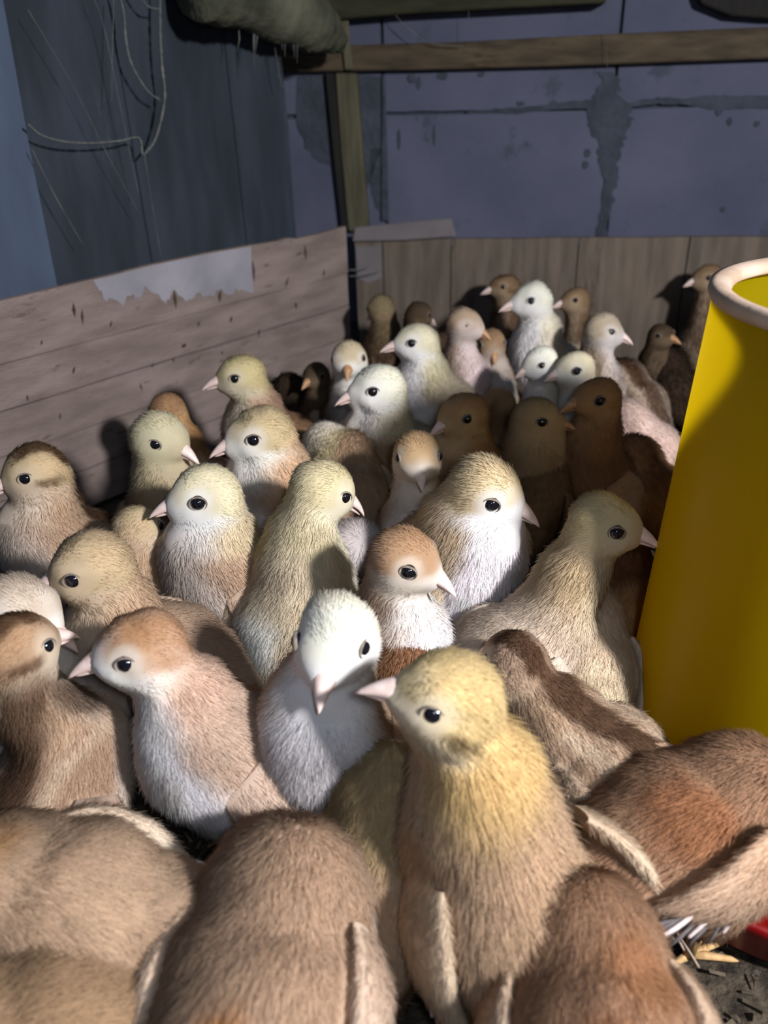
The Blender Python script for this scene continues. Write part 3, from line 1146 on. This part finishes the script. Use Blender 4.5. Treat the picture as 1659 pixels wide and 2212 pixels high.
    mesh_obj('body', V, Fq, M_skin, root, col=colour(V) * .8)
    lodn = 1.0 if zc < .36 else (.62 if zc < .5 else (.34 if zc < .68 else .2))
    rad = .000105 * s / math.sqrt(lodn)
    WV = []
    # beak
    tipb = Hh + L * .0155 * s - hu * .0028 * s
    bl = nrm(L - hu * .16)
    bz_ = nrm(hu + L * .16)
    by_ = np.cross(bz_, bl)
    bo = link('beak', ME['beak_' + beak], root, mat4(bl * 1.18, by_ * 1.3, bz_ * 1.4, tipb, s))
    lo_ = bpy.data.objects.new('lower_beak', ME['low_' + beak])
    COL.objects.link(lo_)
    lo_.parent = bo
    for q in (-1, 1):
        e = eloc(q)
        link('eye', ME['eye'], root, mat4(L, hs_, hu, e, s * 1.0))
        on = nrm(hs_ * q + L * .22)
        rx = nrm(L - on * np.dot(L, on))
        link('eye_ring', ME['ring'], root, mat4(rx, on, np.cross(rx, on), e + on * .0016 * s, s))
    # legs
    for q in (-1, 1):
        link('leg', ME['leg'], root, mat4(fw, sd, UPW, (B[0] + sd[0] * q * .016 * s + fw[0] * .004 * s, B[1] + sd[1] * q * .016 * s + fw[1] * .004 * s, 0), s))
    # wings
    for q in (-1, 1):
        sp = spread if isinstance(spread, (int, float)) else spread[0 if q == -1 else 1]
        out = nrm(sd * q + dors * .15)
        p0 = B + ax * .020 * s + out * .0285 * s + dors * .004 * s
        wd_ = nrm(-ax * 1.0 - UPW * .22 + out * (.02 + sp) + UPW * sp * .15)
        p1 = p0 + wd_ * .050 * s
        if sp < .1:
            p1 = B - ax * .030 * s + out * .0255 * s - UPW * .008 * s
        if sp > .1:
            p0 = B + (ax * .020 + out * .036 + UPW * .004) * s
            p1 = p0 + nrm(-ax + out * sp - UPW * .1) * .052 * s
        if q == -1:
            p0 = p0 + UPW * wing_up
            p1 = p1 + UPW * wing_up
        midw = (p0 + p1) / 2 + out * .0075 * s
        NW, SW = 14, 14
        Vw, Fw = [], []
        for i in range(NW):
            t = i / (NW - 1)
            c_ = (1 - t) ** 2 * p0 + 2 * t * (1 - t) * (midw * 2 - (p0 + p1) / 2) + t * t * p1
            tt = nrm(2 * (1 - t) * ((midw * 2 - (p0 + p1) / 2) - p0) + 2 * t * (p1 - (midw * 2 - (p0 + p1) / 2)))
            wv = nrm(np.cross(out, tt))
            ov = nrm(np.cross(tt, wv))
            if np.dot(ov, out) < 0:
                ov = -ov
            hw = (.0180 if sp < .1 else .0200) * s * math.sin(math.pi * (0.10 + .84 * t) ** .75) ** .7 * (1 - .35 * t)
            thk = .0052 * s * math.sin(math.pi * (0.08 + .88 * t)) ** .6
            for k_ in range(SW):
                a_ = 2 * math.pi * k_ / SW
                Vw.append(c_ + wv * hw * math.cos(a_) + ov * thk * math.sin(a_))
        for i in range(NW - 1):
            for k_ in range(SW):
                Fw.append((i * SW + k_, i * SW + (k_ + 1) % SW, (i + 1) * SW + (k_ + 1) % SW, (i + 1) * SW + k_))
        Vw = np.array(Vw)
        Fw = np.array(Fw)
        cw = np.average(Vw, 0)
        WV.append(Vw)
        nw = vnormals(Vw, Fw)
        if np.mean(np.sum(nw * (Vw - cw), 1)) < 0:
            Fw = Fw[:, ::-1]
            nw = -nw
        caps = [tuple(range(SW)), tuple((NW - 1) * SW + k_ for k_ in range(SW))]
        def wbase(q_):
            t_ = sstep(.05, .75, ((q_ - p0) @ (p1 - p0)) / ((p1 - p0) @ (p1 - p0)))[:, None]
            return (C[3] * .6 + C[5] * .4) * (1 - t_) + C[5] * t_
        wc = wbase(Vw) * (1 + .1 * wob(Vw, 200, seed)[:, None])
        if stripes:
            wc = wc * (.7 + .3 * wob(Vw, 300, seed + 5)[:, None])
        wc = np.clip(wc, .01, .95)
        wo = mesh_obj('wing', Vw, [tuple(int(x) for x in f_) for f_ in Fw] + caps, M_skin, root, col=wc * .8)
        Pw, fiw, aw = tri_sample(Vw, Fw, int(.0022 * s * s * 2.3e6 * lodn))
        nrw = nw[Fw[fiw, 0]] + nw[Fw[fiw, 2]]
        nrw /= np.linalg.norm(nrw, axis=1)[:, None] + 1e-9
        fw_ = np.broadcast_to(nrm(p1 - p0), Pw.shape)
        fw_ = fw_ - nrw * np.sum(fw_ * nrw, 1)[:, None]
        wcol = wbase(Pw) * (1 + .12 * wob(Pw, 260, seed)[:, None] + .08 * wob(Pw, 90, seed + 1)[:, None])
        if stripes:
            wcol = wcol * (.75 + .3 * wob(Pw, 300, seed + 5)[:, None])
        hair_obj('wing_down', wo, Pw, nrw, fw_ / (np.linalg.norm(fw_, axis=1)[:, None] + 1e-6), np.full(len(Pw), .0055 * s), rad, np.clip(wcol, .01, .95), lift=.3)
        if feathers:
            wdn = nrm(p1 - p0)
            vv = nrm(np.cross(out, wdn))
            if vv[2] > 0:
                vv = -vv
            key = 'vane_dark' if feathers == 2 else 'vane'
            for k_ in range(6):
                t = k_ / 5
                an = .75 - .85 * t
                dr = nrm(wdn * math.cos(an) + vv * math.sin(an) + out * .05)
                pos_ = p0 + (p1 - p0) * (.45 + .5 * t) + out * .0065 * s + vv * .006 * s * (1 - t)
                yv = nrm(np.cross(out, dr))
                link('wing_feather', ME[key], wo, mat4(dr, yv, np.cross(dr, yv), pos_, s * .85))
                if k_ % 2 == 0:
                    link('quill', ME['quill'], wo, mat4(dr, yv, np.cross(dr, yv), pos_ + out * .0009 * s, s * .9))
    # down
    lodn = 1.0 if zc < .36 else (.62 if zc < .5 else (.34 if zc < .68 else .2))
    area = 0
    P_, fi, area = tri_sample(V, Fq, 10)
    N = int(area * 2.7e6 * lodn)
    P_, fi, _ = tri_sample(V, Fq, N)
    nr = Vn[Fq[fi, 0]]
    nr = nr + Vn[Fq[fi, 2]]
    nr /= np.linalg.norm(nr, axis=1)[:, None] + 1e-9
    # keep face around beak/eyes shorter, none inside eyes
    hd = (P_ - Hh) / s
    dH = np.linalg.norm(hd, axis=1)
    ed = np.minimum(np.linalg.norm(P_ - eloc(1), axis=1), np.linalg.norm(P_ - eloc(-1), axis=1)) / s
    keep = (ed > .0056) & ~((hd @ L > .0180) & (dH < .032)) & (P_[:, 2] > .012 * s)
    WVa = np.concatenate(WV)
    dw = np.full(len(P_), 9.0)
    for k_ in range(0, len(WVa), 28):
        dw = np.minimum(dw, np.linalg.norm(P_[:, None] - WVa[None, k_:k_ + 28], axis=2).min(1))
    keep &= dw > .0046 * s
    P_, nr, hd, dH, ed = P_[keep], nr[keep], hd[keep], dH[keep], ed[keep]
    wh = sstep(.024, .016, dH)[:, None]
    fl_body = -ax * .8 - UPW * .45
    ab = nrm(nst - nend)
    tn = np.clip(((P_ - nend) @ (nst - nend)) / (dist ** 2 + 1e-9), 0, 1)[:, None]
    flow = fl_body * tn + ab * (1 - tn)
    hflow = -L * .9 - hu * .25
    flow = flow * (1 - wh) + hflow * wh
    flow = flow - nr * np.sum(flow * nr, 1)[:, None]
    flow /= np.linalg.norm(flow, axis=1)[:, None] + 1e-6
    ln = (.0072 * (1 - wh[:, 0]) + (.0028 + .0010 * sstep(0, .008, (hd @ hu))) * wh[:, 0])
    ln *= sstep(.004, .013, ed) * .75 + .25
    ln *= 1 - .7 * sstep(.009, .016, hd @ L) * sstep(.032, .024, dH)
    ln *= s * fluff
    rad = .000105 * s / math.sqrt(lodn)
    hair_obj('down', root, P_, nr, flow, ln, rad, colour(P_))
    return root


# ---------------- back row
chick('small brown chick against the back board, looking left over the tall white chick', 'brown', (1090, 622), .845, 62, look=(-1, -.05, .15), yaw=185, beak='pale', stripes=.6)
chick('tall white chick stretching its neck near the back board, looking left', 'white', (1148, 652), .745, 86, look=(-1, -.08, .2), yaw=195, pitch=40, reach=.03)
chick('small brown chick right of the tall white one at the back board', 'brown', (1242, 650), .78, 62, look=(-1, -.1, .2), yaw=175, reach=.035)
chick('tan chick with grey-white cheeks at the back, beak pointing right', 'tan', (1303, 716), .69, 80, look=(1, -.2, .15), yaw=10, reach=.022, cols={'crown': (190, 172, 138), 'face': (216, 212, 214), 'nape': (150, 128, 100), 'back': (128, 104, 80)})
chick('brown chick peeking over behind the feeder rim, beak to the left', 'brown', (1528, 602), .82, 52, s=.86, look=(-1, -.1, .1), yaw=170)
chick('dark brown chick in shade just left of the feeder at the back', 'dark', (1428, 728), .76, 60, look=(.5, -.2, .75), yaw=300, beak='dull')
chick('slim chick with pink-white breast and tan crown, right of the upright cream chick', 'pink', (1005, 702), .715, 76, look=(.9, -.35, .35), yaw=320, pitch=55, reach=.014, neck=.9, beak='dull')
chick('little chick with white breast and brown crown looking down, beside the slim pink-breasted one', 'tan', (1063, 742), .74, 66, look=(.05, -.75, .65), yaw=280, pitch=45, reach=.012, cols={'crown': (166, 122, 76), 'breast': (206, 200, 196), 'face': (170, 136, 96)}, beak='dull')
chick('whitish cream chick with upright neck at the back, beak to the left', 'white', (898, 742), .675, 92, look=(-1, -.02, .15), yaw=200, pitch=42, reach=.026, cols={'crown': (220, 216, 178), 'nape': (206, 200, 156)})
chick('pale-faced chick looking straight out, brown mantle, left of the cream ones', 'cream', (754, 778), .66, 82, look=(-.04, -.55, .85), yaw=290, pitch=20, reach=.03, cols={'nape': (140, 108, 70), 'back': (98, 74, 48), 'crown': (214, 192, 144)}, beak='dull')
chick('white-headed chick in the middle distance with a brownish body, beak to the left', 'white', (815, 842), .575, 112, look=(-1, -.14, .2), yaw=185, pitch=40, reach=.02, cols={'back': (170, 140, 96), 'nape': (212, 206, 170), 'breast': (196, 184, 166)})
chick('olive-tan chick tucked into the dark corner of the boards', 'brown', (822, 668), .84, 62, look=(-.6, 0, -.7), yaw=120, cols={'crown': (140, 122, 76), 'nape': (120, 98, 60)})
chick('dark brown chick crouching beside the corner chick at the back board', 'dark', (905, 680), .80, 60, look=(.8, -.1, -.5), yaw=50)
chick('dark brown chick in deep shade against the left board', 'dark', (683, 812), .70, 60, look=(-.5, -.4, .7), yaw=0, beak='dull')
chick('very dark chick crouching low behind the white-headed one', 'dark', body=(672, 905), s=.85, yaw=160, hoff=(.038, .0, .012), look=(-.9, -.2, -.1), feathers=1)
chick('dark-backed chick hidden behind the cream and pink-breasted chicks', 'brown', body=(960, 805), s=.8, yaw=80, hoff=(.03, 0, .02), look=(.2, 0, -.9))
# ---------------- left side
chick('yellow-headed chick with a rusty neck below the left board, casting a shadow on it', 'butter', (522, 816), .605, 102, look=(-1, -.1, .25), yaw=190, pitch=40, reach=.028, cols={'nape': (196, 152, 118), 'back': (160, 112, 70), 'crown': (206, 190, 118), 'face': (212, 200, 160), 'breast': (196, 176, 160)})
chick('orange-brown chick with its head turned away beside the left board', 'orange', (362, 885), .60, 82, look=(-.6, .05, -.8), yaw=150, pitch=20, reach=.045, cols={'back': (200, 158, 116), 'crown': (170, 116, 68), 'wing': (206, 166, 124)})
chick('pale greenish-yellow chick looking right next to the left board', 'butter', (348, 948), .505, 118, look=(.8, -.3, .25), yaw=300, pitch=60, reach=.012, cols={'crown': (206, 200, 150), 'nape': (200, 190, 142), 'face': (202, 196, 146), 'back': (168, 132, 90), 'breast': (176, 146, 104)})
chick('cream chick with buff nape and pink beak pointing left, behind the pale yellow ones', 'cream', (562, 942), .50, 136, look=(-1, -.2, .3), yaw=190, pitch=40, reach=.022, cols={'nape': (222, 182, 138), 'crown': (208, 184, 126), 'back': (202, 160, 118)})
chick('pale yellow chick seen from behind, round head in the middle of the flock', 'butter', (705, 960), .58, 106, look=(.3, .25, -.9), yaw=95, pitch=25, reach=.035, cols={'crown': (230, 222, 202), 'nape': (202, 188, 130), 'back': (184, 146, 106)}, bshift=(.012, .0))
# ---------------- middle
chick('orange-faced chick staring at the camera in the middle of the flock', 'rust', (903, 988), .48, 112, look=(.06, -.55, .80), yaw=260, pitch=50, reach=.012, cols={'crown': (222, 174, 108), 'face': (222, 204, 176), 'nape': (196, 160, 112), 'breast': (222, 214, 210), 'back': (150, 116, 78)}, neck=.85)
chick('orange-brown chick with small pale beak tip, in the feeder\'s shade', 'orange', (1000, 900), .56, 104, look=(-.85, -.28, .45), yaw=170, pitch=40, reach=.02)
chick('round tan head turned away between two shaded chicks', 'orange', (1076, 872), .66, 76, look=(.2, .2, -.9), yaw=90, cols={'crown': (176, 130, 76), 'nape': (130, 84, 44)})
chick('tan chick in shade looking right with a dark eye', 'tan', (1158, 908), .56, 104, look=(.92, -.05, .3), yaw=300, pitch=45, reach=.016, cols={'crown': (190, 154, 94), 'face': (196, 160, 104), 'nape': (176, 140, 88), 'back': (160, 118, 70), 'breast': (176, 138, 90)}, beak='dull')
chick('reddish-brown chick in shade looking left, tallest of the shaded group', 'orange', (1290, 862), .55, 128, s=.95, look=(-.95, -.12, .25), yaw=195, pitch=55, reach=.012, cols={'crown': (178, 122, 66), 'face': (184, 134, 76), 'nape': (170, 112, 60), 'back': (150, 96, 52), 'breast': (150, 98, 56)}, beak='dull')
chick('white chick with head partly behind its cream neighbour, beak to the left', 'white', (1168, 786), .64, 76, look=(-.95, -.3, .2), yaw=195, pitch=40, reach=.02, cols={'breast': (216, 206, 204)})
chick('cream-white chick with a dark line behind the eye, buff back', 'cream', (1240, 800), .622, 86, look=(-.95, -.15, .3), yaw=175, pitch=15, reach=.034, cols={'crown': (224, 214, 170), 'nape': (214, 190, 150), 'back': (198, 166, 128)})
chick('speckled tan-brown chick facing away near the feeder\'s left edge', 'mottle', body=(1372, 880), s=.85, yaw=120, hoff=(.04, 0, .02), look=(-.3, 0, -.9), feathers=2, stripes=.7, cols={'back': (150, 122, 100), 'wing': (150, 126, 106)})
chick('dark brown chick pressed against the feeder far side', 'dark', body=(1452, 850), s=.85, yaw=100, hoff=(.03, 0, .0), look=(0, 0, -1))
chick('pinkish pale chick back showing beside the feeder halfway up', 'pink', body=(1395, 985), s=.9, yaw=150, hoff=(.03, -.01, .0), look=(-.5, -.3, -.8), cols={'back': (224, 192, 178), 'wing': (232, 204, 192), 'breast': (190, 150, 120)})
chick('rusty brown chick back low against the feeder behind the yellow-headed one', 'orange', body=(1395, 1075), s=.85, yaw=110, hoff=(.03, 0, .0), look=(0, 0, -1), cols={'back': (160, 104, 58), 'wing': (166, 110, 66)})
chick('brown chick filling the shaded gap in the middle of the flock', 'brown', body=(1150, 1115), s=.85, yaw=60, hoff=(.03, 0, -.002), look=(.3, 0, -.9), cols={'back': (130, 92, 54), 'wing': (136, 98, 60)})
# ---------------- middle front
chick('fluffy cream and white chick looking right with a hooked pink beak, centre', 'cream', (1048, 1062), .425, 158, look=(.9, -.35, .2), yaw=330, pitch=55, reach=.022, fluff=1.25, cols={'crown': (216, 192, 140), 'nape': (208, 178, 134), 'breast': (228, 226, 236), 'face': (226, 232, 238)}, tilt=-.1)
chick('large chick with yellow-tan head by the feeder and lit grey-buff back', 'grey', (1308, 1132), .392, 146, look=(.93, -.2, .25), yaw=25, pitch=14, reach=.058, feathers=2, cols={'back': (212, 192, 168), 'wing': (206, 194, 176)})
chick('dark reddish-brown chick squeezed between the feeder and the grey-buff one', 'orange', body=(1325, 1290), s=.8, yaw=80, hoff=(.02, 0, -.01), look=(0, 0, -1), cols={'back': (124, 72, 36), 'wing': (130, 78, 42)})
chick('tan chick with rust-orange crown and ivory beak pointing right, middle', 'rust', (878, 1208), .367, 152, look=(.92, -.42, .25), yaw=330, pitch=45, reach=.024, cols={'nape': (196, 162, 132), 'crown': (190, 138, 88), 'back': (190, 152, 118), 'face': (226, 216, 196)})
chick('white chick facing the camera with its beak down, bright white bib', 'white', (722, 1382), .31, 190, look=(-.17, -.60, .78), yaw=262, bshift=(-.008, 0), pitch=62, reach=.012, feathers=0, cols={'crown': (236, 234, 212), 'back': (196, 160, 124), 'nape': (206, 180, 150), 'wing': (212, 192, 172)})
chick('pale yellow-white chick with stout pink beak pointing left', 'white', (448, 1074), .43, 148, look=(-.97, -.12, .3), yaw=200, pitch=52, reach=.014, cols={'crown': (224, 216, 170), 'back': (196, 158, 124), 'breast': (206, 192, 180), 'nape': (214, 196, 152), 'wing': (204, 170, 140)})
chick('yellowish chick seen from behind with white rump patch, head turned right', 'butter', (700, 1060), .43, 140, look=(.72, -.2, -.45), yaw=65, pitch=56, reach=.020, bshift=(-.012, -.012), patch=[((238, 238, 234), (-.032, .010, .012), .024, 1.0), ((206, 190, 128), (.02, .01, .04), .028, .6)], cols={'back': (210, 194, 160), 'wing': (204, 172, 146), 'nape': (214, 202, 158), 'crown': (212, 200, 144)})
chick('small grey-white chick breast showing behind the yellowish one', 'white', body=(750, 1215), s=.8, yaw=290, hoff=(-.008, -.002, .022), look=(.3, -.3, -.8), cols={'back': (206, 196, 196), 'breast': (212, 204, 210), 'wing': (206, 198, 202)})
chick('striped chipmunk-patterned chick at the left picture edge, head turned away left', 'tan', (78, 1022), .465, 132, look=(-.8, -.25, .35), yaw=215, pitch=50, reach=.012, stripes=1.0, cols={'crown': (206, 176, 118), 'face': (214, 186, 148)})
chick('tan chick looking left with glossy eye, behind the rust-capped one', 'tan', (196, 1228), .37, 166, look=(-.97, -.22, .2), yaw=195, pitch=35, reach=.026, cols={'crown': (200, 172, 120), 'face': (214, 184, 142)})
chick('yellow-tan chick half hidden behind the tan one on the left', 'tan', (298, 1142), .445, 112, look=(.3, .1, -.8), yaw=60, reach=.03, cols={'crown': (200, 176, 120)})
chick('pale buff chick at the left edge with only crown and pink beak tip showing', 'cream', (42, 1322), .345, 172, look=(.85, -.35, .1), yaw=340, reach=.03, cols={'crown': (206, 186, 160), 'nape': (200, 176, 150)})
chick('brown-striped chick at the left edge below the pale one, sturdy buff body', 'tan', (40, 1400), .318, 170, look=(.55, .25, -.7), yaw=60, pitch=45, reach=.018, stripes=.9, bshift=(0.012, -.008), cols={'crown': (196, 146, 96), 'wing': (206, 178, 164), 'back': (186, 146, 112)}, accent=((176, 112, 60), .6, -.01))
chick('rust-capped chick with white throat and pointed pink beak, large on the left', 'rust', (306, 1402), .315, 184, look=(-.97, -.13, .28), yaw=205, pitch=48, reach=.018, bshift=(.018, -.004), feathers=1, cols={'nape': (212, 172, 144), 'back': (200, 168, 142)}, patch=[((190, 128, 78), (-.008, -.018, .040), .015, .8)])
# ---------------- foreground
chick('shaggy golden chick in the foreground seen from behind, beak up to the left', 'gold', (962, 1512), .270, 236, s=1.0, look=(-.80, .26, .10), yaw=112, pitch=50, reach=.016, fluff=1.5, feathers=1, eyestripe=.95, spread=(.38, 0), bshift=(.014, -.010), cols={'nape': (226, 186, 104), 'back': (200, 160, 118), 'face': (222, 208, 170)}, neck=1.1)
chick('chipmunk-striped chick with dark brown crown stripe, bending away behind the golden one', 'tan', (1110, 1432), .355, 150, look=(-.5, .25, -.8), yaw=140, pitch=12, reach=.055, stripes=1.0, bshift=(0, 0), cols={'back': (196, 160, 124), 'crown': (180, 142, 112), 'wing': (204, 170, 136)})
chick('pale buff chick rump squeezed between the striped one and the feeder', 'cream', body=(1265, 1455), s=.85, yaw=85, hoff=(.02, 0, -.008), look=(0, 0, -1), cols={'back': (214, 190, 156), 'wing': (216, 190, 168)})
chick('brown mottled chick in front of the feeder with bristly pink wing quills', 'mottle', body=(1462, 1812), s=1.02, bh=.058, wing_up=.012, yaw=20, pitch=0, hoff=(.040, 0, -.026), look=(.8, -.5, .2), feathers=2, patch=[((168, 108, 66), (-.005, -.012, .028), .022, .55)])
chick('mottled rusty chick at the bottom edge right of the golden one', 'mottle', body=(1290, 2260), s=.98, bh=.058, yaw=88, pitch=0, hoff=(.030, 0, -.028), look=(0, -.6, -.8), patch=[((160, 104, 64), (-.02, 0, .03), .02, .6), ((170, 116, 74), (.01, -.01, .03), .018, .5)], cols={'wing': (214, 190, 160)}, feathers=1)
chick('plump buff chick seen from above at the bottom centre', 'tan', body=(570, 2160), s=1.08, bh=.058, yaw=80, pitch=4, hoff=(.030, .0, -.026), look=(0, -.5, -.8), feathers=0, patch=[((196, 132, 66), (-.03, .002, .026), .02, .85)], cols={'back': (190, 150, 114), 'wing': (220, 194, 168)})
chick('buff chick with a pale cream wing in the lower left corner', 'tan', body=(165, 2010), s=1.12, bh=.056, yaw=170, pitch=2, hoff=(.036, 0, -.02), look=(-.9, -.3, 0), feathers=1, cols={'wing': (222, 204, 176), 'back': (196, 158, 120)}, patch=[((206, 150, 80), (.03, 0, .02), .02, .7)])
chick('olive-brown chick cut by the bottom left picture corner', 'orange', body=(100, 2250), s=1.0, bh=.058, yaw=200, pitch=8, hoff=(.04, 0, -.005), look=(-.9, -.3, 0), cols={'back': (172, 132, 88), 'wing': (186, 150, 108)})
chick('reddish-brown chick in the gap between the white-bibbed and golden ones', 'orange', body=(868, 1600), s=.85, yaw=85, hoff=(.02, 0, -.005), look=(0, -.2, -1), cols={'back': (164, 104, 60), 'wing': (176, 124, 80), 'breast': (170, 120, 76)})
chick('olive-tan chick low between the bottom buff and golden ones', 'tan', body=(835, 1880), s=.85, yaw=85, hoff=(.02, 0, -.008), look=(0, -.2, -1), cols={'back': (180, 150, 96), 'wing': (186, 158, 110)})
